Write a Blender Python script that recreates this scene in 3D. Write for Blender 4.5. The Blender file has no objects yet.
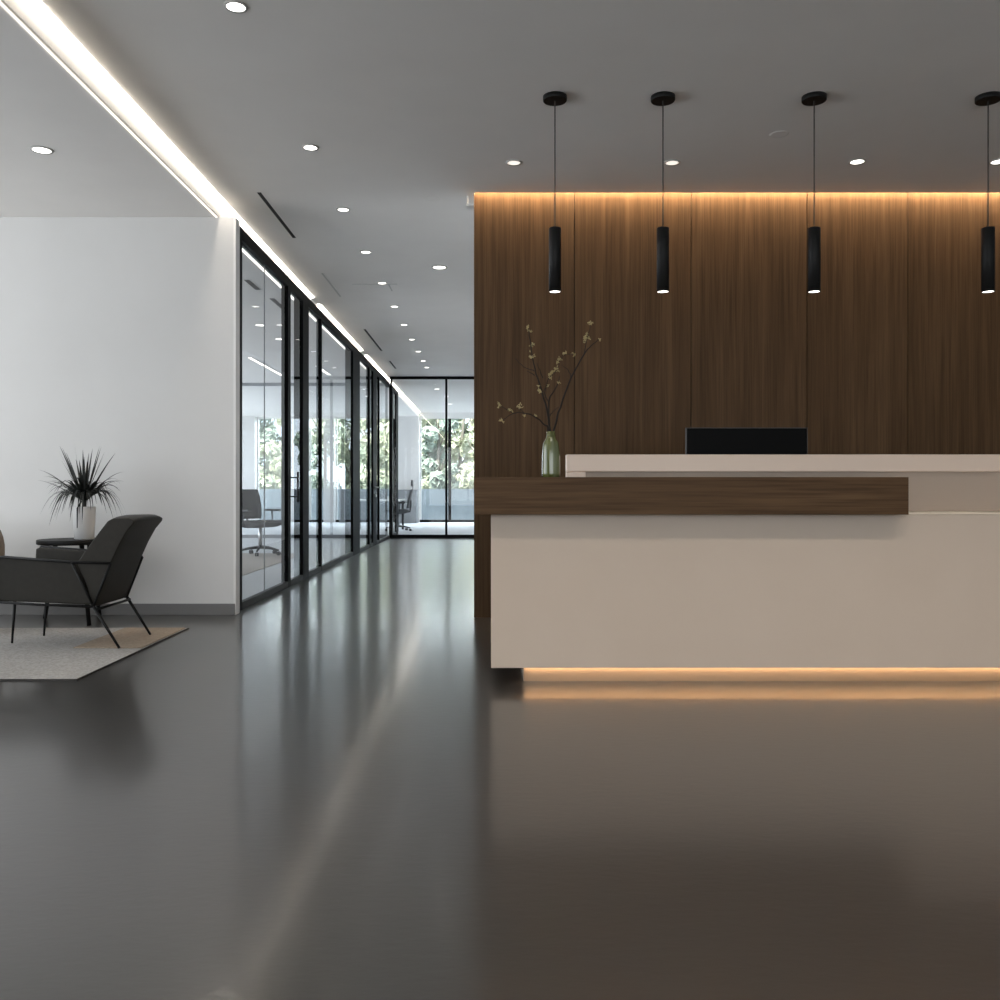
import bpy, bmesh, math, random
from mathutils import Vector, Matrix

S = bpy.context.scene
C = S.collection
R = math.radians

# ------------------------------------------------------------------ camera
cam_d = bpy.data.cameras.new('camera')
cam = bpy.data.objects.new('camera', cam_d); C.objects.link(cam)
cam.location = (0, 0, 1.0)
cam.rotation_euler = (R(90), 0, 0)
cam_d.sensor_width = 36; cam_d.lens = 32.4
cam_d.shift_x = 0.009; cam_d.shift_y = -0.011
cam_d.clip_start = 0.05; cam_d.clip_end = 200
S.camera = cam

# ------------------------------------------------------------------ exposure, world, lights
S.view_settings.view_transform = 'Standard'
S.view_settings.look = 'None'
S.view_settings.exposure = 0.0
S.view_settings.gamma = 1.0
S.view_settings.use_curve_mapping = False
try:
    S.cycles.use_denoising = True
    S.cycles.max_bounces = 8; S.cycles.diffuse_bounces = 5; S.cycles.glossy_bounces = 5
    S.cycles.transparent_max_bounces = 16
    S.cycles.sample_clamp_indirect = 6.0
    S.cycles.caustics_reflective = False; S.cycles.caustics_refractive = False
except Exception:
    pass
W = bpy.data.worlds.new('sky'); S.world = W; W.use_nodes = True
_bg = W.node_tree.nodes['Background']
_bg.inputs['Color'].default_value = (0.80, 0.90, 1.0, 1); _bg.inputs['Strength'].default_value = 3.2

def sun(name, rot, power, col, angle=3):
    l = bpy.data.lights.new(name, 'SUN'); l.energy = power; l.color = col; l.angle = R(angle)
    o = bpy.data.objects.new(name, l); o.rotation_euler = rot; C.objects.link(o); return o
def area(name, loc, rot, sx, sy, power, col):
    l = bpy.data.lights.new(name, 'AREA'); l.shape = 'RECTANGLE'; l.size = sx; l.size_y = sy; l.energy = power; l.color = col
    o = bpy.data.objects.new(name, l); o.location = loc; o.rotation_euler = rot; C.objects.link(o); return o
sun('sun', (R(42), 0, R(-25)), 12.0, (1.0, 0.95, 0.86))
# daylight coming through the lounge windows (left side) and an added fill lamp behind the camera
area('daylight_lounge', (-6.98, 4.6, 1.6), (0, R(-90), 0), 2.7, 3.9, 80, (1.0, 0.98, 0.955))
area('fill_entrance', (0.4, -5.98, 1.6), (R(90), 0, 0), 9.0, 2.7, 118, (1.0, 0.90, 0.79))
# sky light entering the far offices over the parapet, then an added side fill
area('daylight_office', (-3.0, 28.4, 4.2), (R(-62), 0, 0), 11.0, 2.0, 2200, (0.82, 0.91, 1.0))
area('fill_office_side', (-8.98, 17.0, 1.6), (0, R(-90), 0), 2.7, 17.0, 700, (0.84, 0.91, 1.0))  # added fill lamp that brightens the office; this side wall has no window

# ------------------------------------------------------------------ node helpers
_M = {}
def mat(name, col, rough=0.5, metal=0.0, spec=0.5, emit=None, es=0.0, coat=0.0):
    if name in _M: return _M[name]
    m = bpy.data.materials.new(name); m.use_nodes = True
    b = m.node_tree.nodes['Principled BSDF']
    b.inputs['Base Color'].default_value = (*col, 1); b.inputs['Roughness'].default_value = rough
    b.inputs['Metallic'].default_value = metal; b.inputs['Specular IOR Level'].default_value = spec
    b.inputs['Coat Weight'].default_value = coat
    if emit:
        b.inputs['Emission Color'].default_value = (*emit, 1); b.inputs['Emission Strength'].default_value = es
    _M[name] = m
    return m
def nt(m): return m.node_tree.nodes, m.node_tree.links, m.node_tree.nodes['Principled BSDF']
def tex(m, scale=(1,1,1), kind='Object'):
    N, L, b = nt(m)
    tc = N.new('ShaderNodeTexCoord'); mp = N.new('ShaderNodeMapping'); mp.inputs['Scale'].default_value = scale
    L.new(tc.outputs[kind], mp.inputs['Vector']); return mp
def noise(m, mp, scale, detail=4, rough=0.55):
    N, L, b = nt(m)
    n = N.new('ShaderNodeTexNoise'); n.inputs['Scale'].default_value = scale; n.inputs['Detail'].default_value = detail
    n.inputs['Roughness'].default_value = rough
    L.new(mp.outputs[0], n.inputs['Vector']); return n
def ramp(m, src, stops):
    N, L, b = nt(m)
    r = N.new('ShaderNodeValToRGB'); e = r.color_ramp.elements
    while len(e) < len(stops): e.new(0.5)
    for k, (p, c) in enumerate(stops):
        e[k].position = p; e[k].color = (*c, 1) if len(c) == 3 else c
    L.new(src, r.inputs[0]); return r
def bump(m, src, strength, dist):
    N, L, b = nt(m)
    u = N.new('ShaderNodeBump'); u.inputs['Strength'].default_value = strength; u.inputs['Distance'].default_value = dist
    L.new(src, u.inputs['Height']); L.new(u.outputs[0], b.inputs['Normal']); return u

def speckled(name, c0, c1, scale, rough=0.8, bstr=0.15, bdist=0.002, stretch=(1,1,1), spec=0.3):
    m = mat(name, c0, rough, spec=spec); N, L, b = nt(m)
    n = noise(m, tex(m, stretch), scale, 5)
    r = ramp(m, n.outputs[0], [(0.3, c0), (0.7, c1)])
    L.new(r.outputs[0], b.inputs['Base Color'])
    if bstr: bump(m, n.outputs[0], bstr, bdist)
    return m

def walnut(name, grain):
    m = mat(name, (0.09, 0.055, 0.035), 0.55, spec=0.15); N, L, b = nt(m)
    oi = N.new('ShaderNodeObjectInfo'); tc = N.new('ShaderNodeTexCoord')
    sc = {'z': (9, 9, 0.35), 'x': (0.5, 9, 9)}[grain]; fi = {'z': (70, 70, 1.2), 'x': (1.6, 70, 70)}[grain]
    add = N.new('ShaderNodeVectorMath'); add.operation = 'ADD'
    mul = N.new('ShaderNodeMath'); mul.operation = 'MULTIPLY'; mul.inputs[1].default_value = 37.0
    L.new(oi.outputs['Random'], mul.inputs[0]); L.new(tc.outputs['Object'], add.inputs[0]); L.new(mul.outputs[0], add.inputs[1])
    m1 = N.new('ShaderNodeMapping'); m1.inputs['Scale'].default_value = sc; L.new(add.outputs[0], m1.inputs['Vector'])
    m2 = N.new('ShaderNodeMapping'); m2.inputs['Scale'].default_value = fi; L.new(add.outputs[0], m2.inputs['Vector'])
    n1 = noise(m, m1, 1.6, 5, 0.6); n1.inputs['Distortion'].default_value = 0.4
    n2 = noise(m, m2, 1.3, 3, 0.6)
    r1 = ramp(m, n1.outputs[0], [(0.30, (0.062, 0.034, 0.0155)), (0.52, (0.088, 0.050, 0.0235)), (0.75, (0.114, 0.068, 0.034))])
    r2 = ramp(m, n2.outputs[0], [(0.33, (0.72, 0.70, 0.68)), (0.6, (1.1, 1.1, 1.1))])
    mx = N.new('ShaderNodeMix'); mx.data_type = 'RGBA'; mx.blend_type = 'MULTIPLY'; mx.inputs[0].default_value = 1.0
    L.new(r1.outputs[0], mx.inputs[6]); L.new(r2.outputs[0], mx.inputs[7]); L.new(mx.outputs[2], b.inputs['Base Color'])
    bump(m, n2.outputs[0], 0.08, 0.002)
    return m

def glass(name, tint, rough=0.0, ior=1.45, milk=0.0):
    m = bpy.data.materials.new(name); m.use_nodes = True; N = m.node_tree.nodes; L = m.node_tree.links
    N.remove(N['Principled BSDF'])
    tr = N.new('ShaderNodeBsdfTransparent'); tr.inputs[0].default_value = (*tint, 1)
    gl = N.new('ShaderNodeBsdfGlossy'); gl.inputs['Roughness'].default_value = rough
    fr0 = N.new('ShaderNodeFresnel'); fr0.inputs[0].default_value = ior
    ge = N.new('ShaderNodeNewGeometry'); fr = N.new('ShaderNodeMix'); fr.data_type = 'FLOAT'      # the far face of a pane passes light straight on
    L.new(ge.outputs['Backfacing'], fr.inputs[0]); L.new(fr0.outputs[0], fr.inputs[2]); fr.inputs[3].default_value = 0.0
    mx = N.new('ShaderNodeMixShader'); L.new(fr.outputs[0], mx.inputs[0]); L.new(tr.outputs[0], mx.inputs[1]); L.new(gl.outputs[0], mx.inputs[2])
    L.new(mx.outputs[0], N['Material Output'].inputs[0]); _M[name] = m; return m

# ------------------------------------------------------------------ materials
def floor_material():
    m = mat('polished concrete', (0.07, 0.066, 0.062), 0.30, spec=0.5, coat=0.58); N, L, b = nt(m)
    b.inputs['Coat Roughness'].default_value = 0.12
    big = noise(m, tex(m, (0.5, 0.8, 1)), 1.1, 3, 0.5)
    r = ramp(m, big.outputs[0], [(0.0, (0.020, 0.0185, 0.0175)), (1.0, (0.045, 0.042, 0.0395))]); L.new(r.outputs[0], b.inputs['Base Color'])
    fine = noise(m, tex(m, (1.0, 2.2, 1)), 20, 2, 0.5)
    u = bump(m, fine.outputs[0], 0.22, 0.002); L.new(u.outputs[0], b.inputs['Coat Normal'])
    return m
M_floor = floor_material()
M_ceil = speckled('ceiling plaster', (0.82, 0.795, 0.765), (0.85, 0.825, 0.795), 2.0, 0.9, 0.0)
M_wall = speckled('white plaster wall', (0.66, 0.65, 0.635), (0.69, 0.68, 0.665), 1.5, 0.85, 0.03, 0.002)
M_white = mat('white satin paint', (0.78, 0.77, 0.75), 0.45)
M_base = mat('grey skirting', (0.16, 0.155, 0.15), 0.45)
M_wood_v = walnut('walnut vertical grain', 'z')
M_wood_h = walnut('walnut horizontal grain', 'x')
M_gap = mat('dark joint', (0.012, 0.009, 0.007), 0.8)
M_desk = speckled('beige lacquer', (0.56, 0.465, 0.38), (0.58, 0.485, 0.40), 3.0, 0.55, 0.02, 0.001)
M_ledge = mat('pale stone ledge', (0.76, 0.61, 0.50), 0.4)
M_edge = mat('cream shelf edge', (0.80, 0.70, 0.56), 0.4)
M_desk_back = mat('shaded recess lacquer', (0.42, 0.34, 0.275), 0.55)  # darkened to hold the shade of the recess below the ledge
M_plinth = mat('plinth bronze', (0.30, 0.22, 0.15), 0.4)
M_black = mat('black powder coat', (0.008, 0.008, 0.008), 0.5, spec=0.2)
M_frame = mat('black aluminium frame', (0.006, 0.006, 0.0065), 0.45, spec=0.03)
M_sill = mat('dark grey floor track', (0.022, 0.022, 0.022), 0.45, spec=0.1)
M_cord = mat('grey cord', (0.06, 0.055, 0.05), 0.7)
M_steel = mat('brushed steel', (0.55, 0.55, 0.56), 0.3, metal=1.0)
M_glass = glass('clear glass', (0.972, 0.982, 0.985))
M_led = mat('cool white diffuser', (0.9, 0.9, 0.88), 0.6, emit=(1.0, 0.91, 0.79), es=16.5)
M_edge_glow = mat('thin lit edge', (0.9, 0.9, 0.88), 0.6, emit=(1.0, 0.88, 0.74), es=1.6)  # emission stands in for light caught on the edge of the ceiling step
M_led_office = mat('office diffuser', (0.9, 0.9, 0.9), 0.6, emit=(1.0, 0.93, 0.84), es=3.0)
M_led_warm = mat('warm cove diffuser', (0.9, 0.8, 0.6), 0.6, emit=(1.0, 0.75, 0.48), es=290.0)
M_led_desk = mat('warm plinth diffuser', (0.9, 0.8, 0.6), 0.6, emit=(1.0, 0.72, 0.45), es=30.0)
M_lens = mat('downlight lens', (0.9, 0.9, 0.88), 0.5, emit=(1.0, 0.95, 0.88), es=5.0)
M_lens_dim = mat('dim downlight lens', (0.9, 0.9, 0.88), 0.5, emit=(1.0, 0.90, 0.80), es=1.0)
M_ring = mat('downlight trim ring', (0.50, 0.49, 0.47), 0.5)
M_leather = speckled('dark olive leather', (0.021, 0.0185, 0.0145), (0.028, 0.0245, 0.019), 30, 0.5, 0.06, 0.001, spec=0.25)
M_rod = mat('black steel rod', (0.006, 0.006, 0.006), 0.5, spec=0.2)
M_rug = speckled('grey woven rug', (0.26, 0.25, 0.235), (0.42, 0.405, 0.385), 70, 0.95, 0.4, 0.004)
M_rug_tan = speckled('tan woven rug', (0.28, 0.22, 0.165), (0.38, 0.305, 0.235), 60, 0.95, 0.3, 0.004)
M_rug_edge = mat('dark rug binding', (0.05, 0.047, 0.043), 0.9)
M_rug_office = speckled('beige office rug', (0.30, 0.275, 0.25), (0.37, 0.34, 0.31), 50, 0.95, 0.2, 0.004)
M_floor_pale = speckled('pale office floor', (0.40, 0.42, 0.44), (0.48, 0.50, 0.52), 60, 0.9, 0.1, 0.003)  # pale colour stands in for window reflections on the polished floor
M_leaf_dark = mat('near black leaf', (0.010, 0.012, 0.010), 0.45)
M_pot = mat('white ceramic', (0.62, 0.61, 0.60), 0.35)
M_soil = mat('soil', (0.02, 0.016, 0.012), 0.95)
M_bark = mat('twig bark', (0.012, 0.008, 0.006), 0.9)
M_blossom = mat('pale yellow blossom', (0.50, 0.42, 0.22), 0.7)
M_beige = speckled('beige boucle', (0.20, 0.165, 0.13), (0.27, 0.225, 0.18), 40, 0.95, 0.3, 0.004)
M_mesh = mat('charcoal chair fabric', (0.020, 0.0195, 0.0195), 0.75, spec=0.2)
M_plastic = mat('black plastic', (0.015, 0.015, 0.016), 0.5)
M_conc = speckled('pale concrete parapet', (0.20, 0.235, 0.255), (0.25, 0.285, 0.305), 3.0, 0.9, 0.05)
M_cab = mat('grey cabinet laminate', (0.22, 0.23, 0.24), 0.6)
M_ground = speckled('outdoor terrace', (0.35, 0.36, 0.36), (0.45, 0.46, 0.46), 4.0, 0.9, 0.05)
M_trunk = mat('tree bark', (0.17, 0.16, 0.135), 0.9)
def leaf_material(name, c0, c1):  # leaf colours are paled to carry the haze of the glass
    m = mat(name, c0, 0.6, spec=0.2); N, L, b = nt(m)
    n = noise(m, tex(m), 1.2, 3); r = ramp(m, n.outputs[0], [(0.35, c0), (0.65, c1)]); L.new(r.outputs[0], b.inputs['Base Color'])
    return m
M_leafA = leaf_material('hazy green leaves', (0.34, 0.40, 0.30), (0.52, 0.56, 0.44))
M_leafB = leaf_material('hazy blue green leaves', (0.26, 0.33, 0.28), (0.44, 0.50, 0.43))
M_leafC = leaf_material('hazy yellow green leaves', (0.48, 0.52, 0.38), (0.64, 0.66, 0.52))
def vase_material():
    m = mat('green glaze', (0.12, 0.15, 0.06), 0.18, spec=0.6, coat=0.4); N, L, b = nt(m)
    n = noise(m, tex(m, (9, 9, 1.2)), 1.6, 4)
    r = ramp(m, n.outputs[0], [(0.3, (0.045, 0.055, 0.010)), (0.5, (0.095, 0.11, 0.03)), (0.7, (0.17, 0.20, 0.11))])
    L.new(r.outputs[0], b.inputs['Base Color']); return m
M_vase = vase_material()

# ------------------------------------------------------------------ mesh helpers (all in world coordinates)
def BM(): return bmesh.new()
def box(bm, x0, x1, y0, y1, z0, z1, bev=0.0, seg=2):
    b2 = bmesh.new()
    bmesh.ops.create_cube(b2, size=1)
    for v in b2.verts:
        v.co = Vector(((x0+x1)/2 + v.co.x*(x1-x0), (y0+y1)/2 + v.co.y*(y1-y0), (z0+z1)/2 + v.co.z*(z1-z0)))
    if bev: bmesh.ops.bevel(b2, geom=b2.edges[:], offset=bev, segments=seg, profile=0.5, affect='EDGES')
    merge(bm, b2); return bm
def merge(bm, b2):
    mp = {v: bm.verts.new(v.co) for v in b2.verts}
    for f in b2.faces:
        try: nf = bm.faces.new([mp[v] for v in f.verts]); nf.smooth = f.smooth
        except ValueError: pass
    b2.free()
def tube(bm, pts, r, seg=8, cap=True):
    pts = [Vector(p) for p in pts]; n = len(pts)
    rs = r if isinstance(r, (list, tuple)) else [r]*n
    rings = []; up = None
    for i, p in enumerate(pts):
        t = (pts[min(i+1, n-1)] - pts[max(i-1, 0)]).normalized()
        if up is None:
            up = Vector((0, 0, 1)) if abs(t.z) < 0.9 else Vector((1, 0, 0))
        s = t.cross(up).normalized(); up = s.cross(t).normalized()
        rings.append([bm.verts.new(p + (s*math.cos(2*math.pi*k/seg) + up*math.sin(2*math.pi*k/seg))*rs[i]) for k in range(seg)])
    for a, b in zip(rings, rings[1:]):
        for k in range(seg):
            f = bm.faces.new((a[k], a[(k+1) % seg], b[(k+1) % seg], b[k])); f.smooth = True
    if cap: bm.faces.new(rings[0][::-1]); bm.faces.new(rings[-1])
    return bm
def lathe(bm, cx, cy, prof, seg=32, close=True):
    rings = []
    for r, z in prof:
        rings.append([bm.verts.new((cx + r*math.cos(2*math.pi*k/seg), cy + r*math.sin(2*math.pi*k/seg), z)) for k in range(seg)])
    for a, b in zip(rings, rings[1:]):
        for k in range(seg):
            f = bm.faces.new((a[k], a[(k+1) % seg], b[(k+1) % seg], b[k])); f.smooth = True
    if close: bm.faces.new(rings[0][::-1]); bm.faces.new(rings[-1])
    return bm
def quad(bm, pts):
    return bm.faces.new([bm.verts.new(p) for p in pts])
def loft(bm, sections, caps=True, smooth=True):
    rings = [[bm.verts.new(p) for p in s] for s in sections]
    n = len(rings[0])
    for a, b in zip(rings, rings[1:]):
        for k in range(n):
            f = bm.faces.new((a[k], a[(k+1) % n], b[(k+1) % n], b[k])); f.smooth = smooth
    if caps: bm.faces.new(rings[0][::-1]); bm.faces.new(rings[-1])
    return bm

def wloc(o):
    v = Vector(o.location)
    while o.parent: o = o.parent; v += Vector(o.location)
    return v
def obj(name, bm, m, parent=None, sub=0, bevel=0.0):
    bmesh.ops.recalc_face_normals(bm, faces=bm.faces[:])
    if parent is not None: off = wloc(parent)
    else:
        xs = [v.co for v in bm.verts]
        off = Vector(((min(v.x for v in xs)+max(v.x for v in xs))/2, (min(v.y for v in xs)+max(v.y for v in xs))/2, min(v.z for v in xs)))
    bmesh.ops.translate(bm, verts=bm.verts[:], vec=-off)
    me = bpy.data.meshes.new(name); bm.to_mesh(me); bm.free()
    if m: me.materials.append(m)
    o = bpy.data.objects.new(name, me); C.objects.link(o)
    if parent is not None: o.parent = parent
    else: o.location = off
    if bevel:
        md = o.modifiers.new('soft edges', 'BEVEL'); md.width = bevel; md.segments = 2; md.limit_method = 'ANGLE'
    if sub:
        md = o.modifiers.new('smooth', 'SUBSURF'); md.levels = sub; md.render_levels = sub
    return o
def tag(o, label, cat, group=None):
    o['label'] = label; o['category'] = cat
    if group: o['group'] = group
    return o
def thing(name, label, cat, loc, group=None):
    o = bpy.data.objects.new(name, None); C.objects.link(o); o.location = loc; o.empty_display_size = 0.1
    return tag(o, label, cat, group)
def struct(name, bm, m): 
    o = obj(name, bm, m); o['kind'] = 'structure'; return o
def sroot(name, loc):
    o = bpy.data.objects.new(name, None); C.objects.link(o); o.location = loc; o['kind'] = 'structure'; o.empty_display_size = 0.1
    return o
def kids(o): return [c for c in bpy.data.objects if c.parent is o]
def copy_tree(o, parent=None):
    c = o.copy(); C.objects.link(c)
    if parent is not None: c.parent = parent
    for ch in kids(o): copy_tree(ch, c)
    return c

HC = 3.29          # main ceiling
HL = 3.16          # lowered lounge and office ceiling
XP = -2.06         # corridor face of the glass partition
YW = 7.15          # lounge end wall
YB = 7.00          # walnut wall face
YE = 18.3          # end glass
YF = 27.0          # facade

# ------------------------------------------------------------------ shell
struct('floor', box(BM(), -7.0, 6.0, -6.0, YE, -0.12, 0), M_floor)
struct('floor_office', box(BM(), -9.0, XP-0.04, YW+0.10, YF, -0.118, 0.002), M_floor_pale)
struct('floor_far', box(BM(), XP-0.04, 4.0, YE, YF, -0.118, 0.002), M_floor_pale)
bm = BM(); box(bm, -2.171, 6.0, -6.0, YB-0.045, HC, HC+0.15); box(bm, -2.171, -0.13, YB-0.045, YF, HC, HC+0.15)
box(bm, -0.13, 6.0, YB+0.06, YF, HC, HC+0.15); box(bm, -0.13, 6.0, YB-0.045, YB+0.06, HC+0.12, HC+0.15); struct('ceiling', bm, M_ceil)
bm = BM(); box(bm, -9.0, -2.171, -6.0, YF, HL, HC+0.15); struct('ceiling_lounge', bm, M_ceil)
struct('wall_left', box(BM(), -7.0, -2.032, YW, YW+0.10, 0, HL), M_wall)
struct('baseboard_left', box(BM(), -7.0, -2.032, YW-0.014, YW, 0, 0.09, 0.003), M_base)
struct('trim_1', box(BM(), -2.045, -2.024, YW-0.004, YW+0.102, 0, HL, 0.002), M_white)
# lounge window wall (out of frame on the left)
bm = BM(); box(bm, -7.15, -7.0, -6, -0.6, 0, HL); box(bm, -7.15, -7.0, 6.6, YW+0.10, 0, HL)
box(bm, -7.15, -7.0, -0.6, 6.6, 0, 0.18); box(bm, -7.15, -7.0, -0.6, 6.6, 2.98, HL); struct('wall_lounge', bm, M_wall)
# entrance wall behind the camera
bm = BM(); box(bm, -7.0, -4.2, -6.15, -6, 0, HC); box(bm, 5.0, 6.0, -6.15, -6, 0, HC)
box(bm, -4.2, 5.0, -6.15, -6, 0, 0.2); box(bm, -4.2, 5.0, -6.15, -6, 2.98, HC); struct('wall_entrance', bm, M_wall)
struct('wall_right', box(BM(), 6.0, 6.15, -6, YB, 0, HC), M_wall)
struct('wall_core', box(BM(), -0.10, 6.0, YB+0.06, YE, 0, HC), M_wall)
struct('wall_office', box(BM(), -9.15, -9.0, YW, YF+0.2, 0, HC), M_wall)
struct('wall_far', box(BM(), 4.0, 4.15, YE, YF+0.2, 0, HC), M_wall)

# ------------------------------------------------------------------ walnut feature wall
wb = sroot('wall_back', (3.0, YB, 0))
obj('backing_board', box(BM(), -0.128, 6.0, YB+0.02, YB+0.058, 0, HC+0.118), M_gap, wb)
edges = [-0.1322, 0.6495, 1.5556, 2.458, 3.243, 4.14, 5.03, 6.0]
for a, b in zip(edges, edges[1:]):
    obj('wood_panel', box(BM(), a+(0.003 if a > 0 else 0), b-0.003, YB, YB+0.02, 0, HC+0.115), M_wood_v, wb)
# cove light along its top
t = thing('cove_light', 'warm linear cove light washing down the top of the walnut wall', 'cove light', (3.0, YB-0.06, HC+0.10))
obj('diffuser', box(BM(), -0.125, 5.98, YB-0.044, YB-0.008, HC+0.105, HC+0.115), M_led_warm, t)
bm = BM(); box(bm, -0.190, -0.132, YB-0.06, YB+0.03, HC-0.105, HC-0.09); box(bm, -0.190, -0.178, YB-0.06, YB+0.03, HC-0.09, HC-0.03)
c = obj('end_cap', bm, M_white, t); c['label'] = 'white L-shaped end bracket'

# ------------------------------------------------------------------ ceiling line of light over the lounge edge and the corridor
def line_light(y0, y1, label):
    t = thing('linear_light', label, 'linear ceiling light', (-2.12, (y0+y1)/2, HC-0.12), 'ceiling line lights along the corridor')
    bm = box(BM(), -2.155, -2.115, y0, y1, HC-0.006, HC-0.001)
    obj('diffuser', bm, M_led, t)
    return t
t = line_light(-5.9, 10.75, 'long bright line of light in the ceiling running past the white wall top')
obj('thin_edge_strip', box(BM(), -2.182, -2.172, -5.9, YW-0.01, HL-0.008, HL-0.001), M_edge_glow, t)
line_light(11.15, 14.85, 'middle length of ceiling line light above the glass partition')
line_light(15.4, 18.25, 'short far length of ceiling line light meeting the end glass')
line_light(18.4, 26.8, 'ceiling line light beyond the end glass in the far room')
struct('trim_2', box(BM(), -2.17, -2.156, -6, YF, HL, HC), mat('white light channel', (0.88, 0.87, 0.85), 0.6))

# ------------------------------------------------------------------ glass partition along the corridor
def bay(n, y0, y1, post0, kind='window', joint=None, handle=None, px=0.05):
    """post0: size along the corridor of the post that begins the bay"""
    r = sroot('%s_%d' % (kind, n), (XP, (y0+y1)/2, 0))
    obj('post', box(BM(), XP-px, XP, y0, y0+post0, 0, HL, 0.002), M_frame, r)
    obj('head_frame', box(BM(), XP-0.05, XP, y0+post0, y1, HL-0.10, HL, 0.002), M_frame, r)
    obj('floor_track', box(BM(), XP-0.05, XP, y0+post0, y1, 0, 0.06, 0.002), M_sill, r)
    if joint:
        obj('pane', box(BM(), XP-0.031, XP-0.019, y0+post0, joint-0.002, 0.06, HL-0.10), M_glass, r)
        obj('pane', box(BM(), XP-0.031, XP-0.019, joint+0.002, y1, 0.06, HL-0.10), M_glass, r)
        obj('glass_joint', box(BM(), XP-0.030, XP-0.020, joint-0.002, joint+0.002, 0.06, HL-0.10), M_cab, r)
    else:
        obj('pane', box(BM(), XP-0.031, XP-0.019, y0+post0, y1, 0.06, HL-0.10), M_glass, r)
    if handle:
        bm = BM()
        for s in (0.028, -0.078):
            tube(bm, [(XP+s, handle, 0.86), (XP+s, handle, 1.18)], 0.011)
        for z in (0.92, 1.12): tube(bm, [(XP+0.028, handle, z), (XP-0.078, handle, z)], 0.007)
        obj('door_handle', bm, M_black, r)
    return r
bay(1, YW+0.105, 9.14, 0.20, 'window', joint=8.28)
bay(1, 9.14, 9.86, 0.12, 'door', handle=9.47, px=0.07)
bay(2, 9.86, 10.92, 0.32, 'window', px=0.10)
bay(3, 10.92, 13.45, 0.06, 'window', px=0.06)
bay(4, 13.45, 15.26, 0.70, 'window', px=0.12)
bay(5, 15.26, 15.75, 0.12, 'window', px=0.06)
r = bay(2, 15.75, 16.6, 0.5, 'door', handle=None, px=0.12)
bm = BM(); tube(bm, [(XP+0.005, 15.95, 1.03), (XP+0.06, 15.95, 1.03), (XP+0.06, 15.80, 1.03)], 0.010)
tube(bm, [(XP+0.005, 15.95, 0.88), (XP+0.03, 15.95, 0.88)], 0.022); obj('door_handle', bm, M_steel, r)
bay(6, 16.6, YE, 0.06, 'window', px=0.06)
# partition continuing past the end glass
bay(7, 18.7, 19.6, 0.28, 'window', px=0.06)
r = sroot('trim_3', (XP, 19.65, 0)); obj('post', box(BM(), XP-0.10, XP, 19.6, 20.0, 0, HL, 0.002), M_frame, r)

# end glass across the corridor and office
def end_bay(n, x0, x1, mx, m=M_frame, w=0.022):
    r = sroot('window_%d' % n, ((x0+x1)/2, YE, 0))
    obj('head_frame', box(BM(), x0, x1, YE, YE+0.06, HC-0.055, HC) if x0 > -2.2 else box(BM(), x0, x1, YE, YE+0.06, HL-0.06, HL), m, r)
    obj('bottom_frame', box(BM(), x0, x1, YE, YE+0.06, 0, 0.07), m, r)
    for x in mx: obj('mullion', box(BM(), x-w, x+w, YE-0.005, YE+0.065, 0.07, HC-0.055 if x0 > -2.2 else HL-0.06), m, r)
    xs = [x0] + list(mx) + [x1]
    obj('pane', box(BM(), x0, x1, YE+0.025, YE+0.037, 0.07, HL-0.06 if x0 < -2.2 else HC-0.055), M_glass, r)
    return r
end_bay(8, XP, -0.10, [XP+0.03, -0.91])
end_bay(9, -9.0, XP-0.06, [], M_cab)

# facade with pillars and glazing
def pillar(n, x0, x1):
    struct('wall_facade_%d' % n, box(BM(), x0, x1, YF-0.25, YF+0.2, 0, HL), M_wall)
segs = [(-9.0, -7.02), (-6.10, -5.45), (-4.98, -4.66), (-2.76, -2.14)]
for i, (a, b) in enumerate(segs): pillar(i+1, a, b)
def fwin(n, x0, x1, mx=()):
    r = sroot('window_%d' % n, ((x0+x1)/2, YF, 0))
    bm = BM(); box(bm, x0, x1, YF, YF+0.06, 0.0, 0.075); obj('bottom_rail', bm, M_frame, r); bm = BM(); box(bm, x0, x1, YF, YF+0.06, HL-0.05, HL)
    box(bm, x0, x0+0.05, YF, YF+0.06, 0.075, HL-0.05); box(bm, x1-0.05, x1, YF, YF+0.06, 0.075, HL-0.05)
    obj('window_frame', bm, M_white, r)
    for x in mx: obj('mullion', box(BM(), x-0.045, x+0.045, YF-0.01, YF+0.07, 0.075, HL-0.05), M_frame, r)
    obj('pane', box(BM(), x0+0.05, x1-0.05, YF+0.025, YF+0.035, 0.075, HL-0.05), M_glass, r)
fwin(10, -7.02, -6.10); fwin(11, -5.45, -4.98); fwin(12, -4.66, -2.76, [-3.66]); fwin(13, -2.14, 4.0, [-1.24, 0.3, 2.1])
struct('trim_4', box(BM(), -2.135, 4.0, YF-0.06, YF+0.2, HL, HC), M_white)
# outside
struct('ground', box(BM(), -30, 30, YF+0.2, 60, -0.15, -0.05), M_ground)
struct('parapet', box(BM(), -14, 10, 28.6, 28.8, -0.05, 1.0), M_conc)

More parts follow.
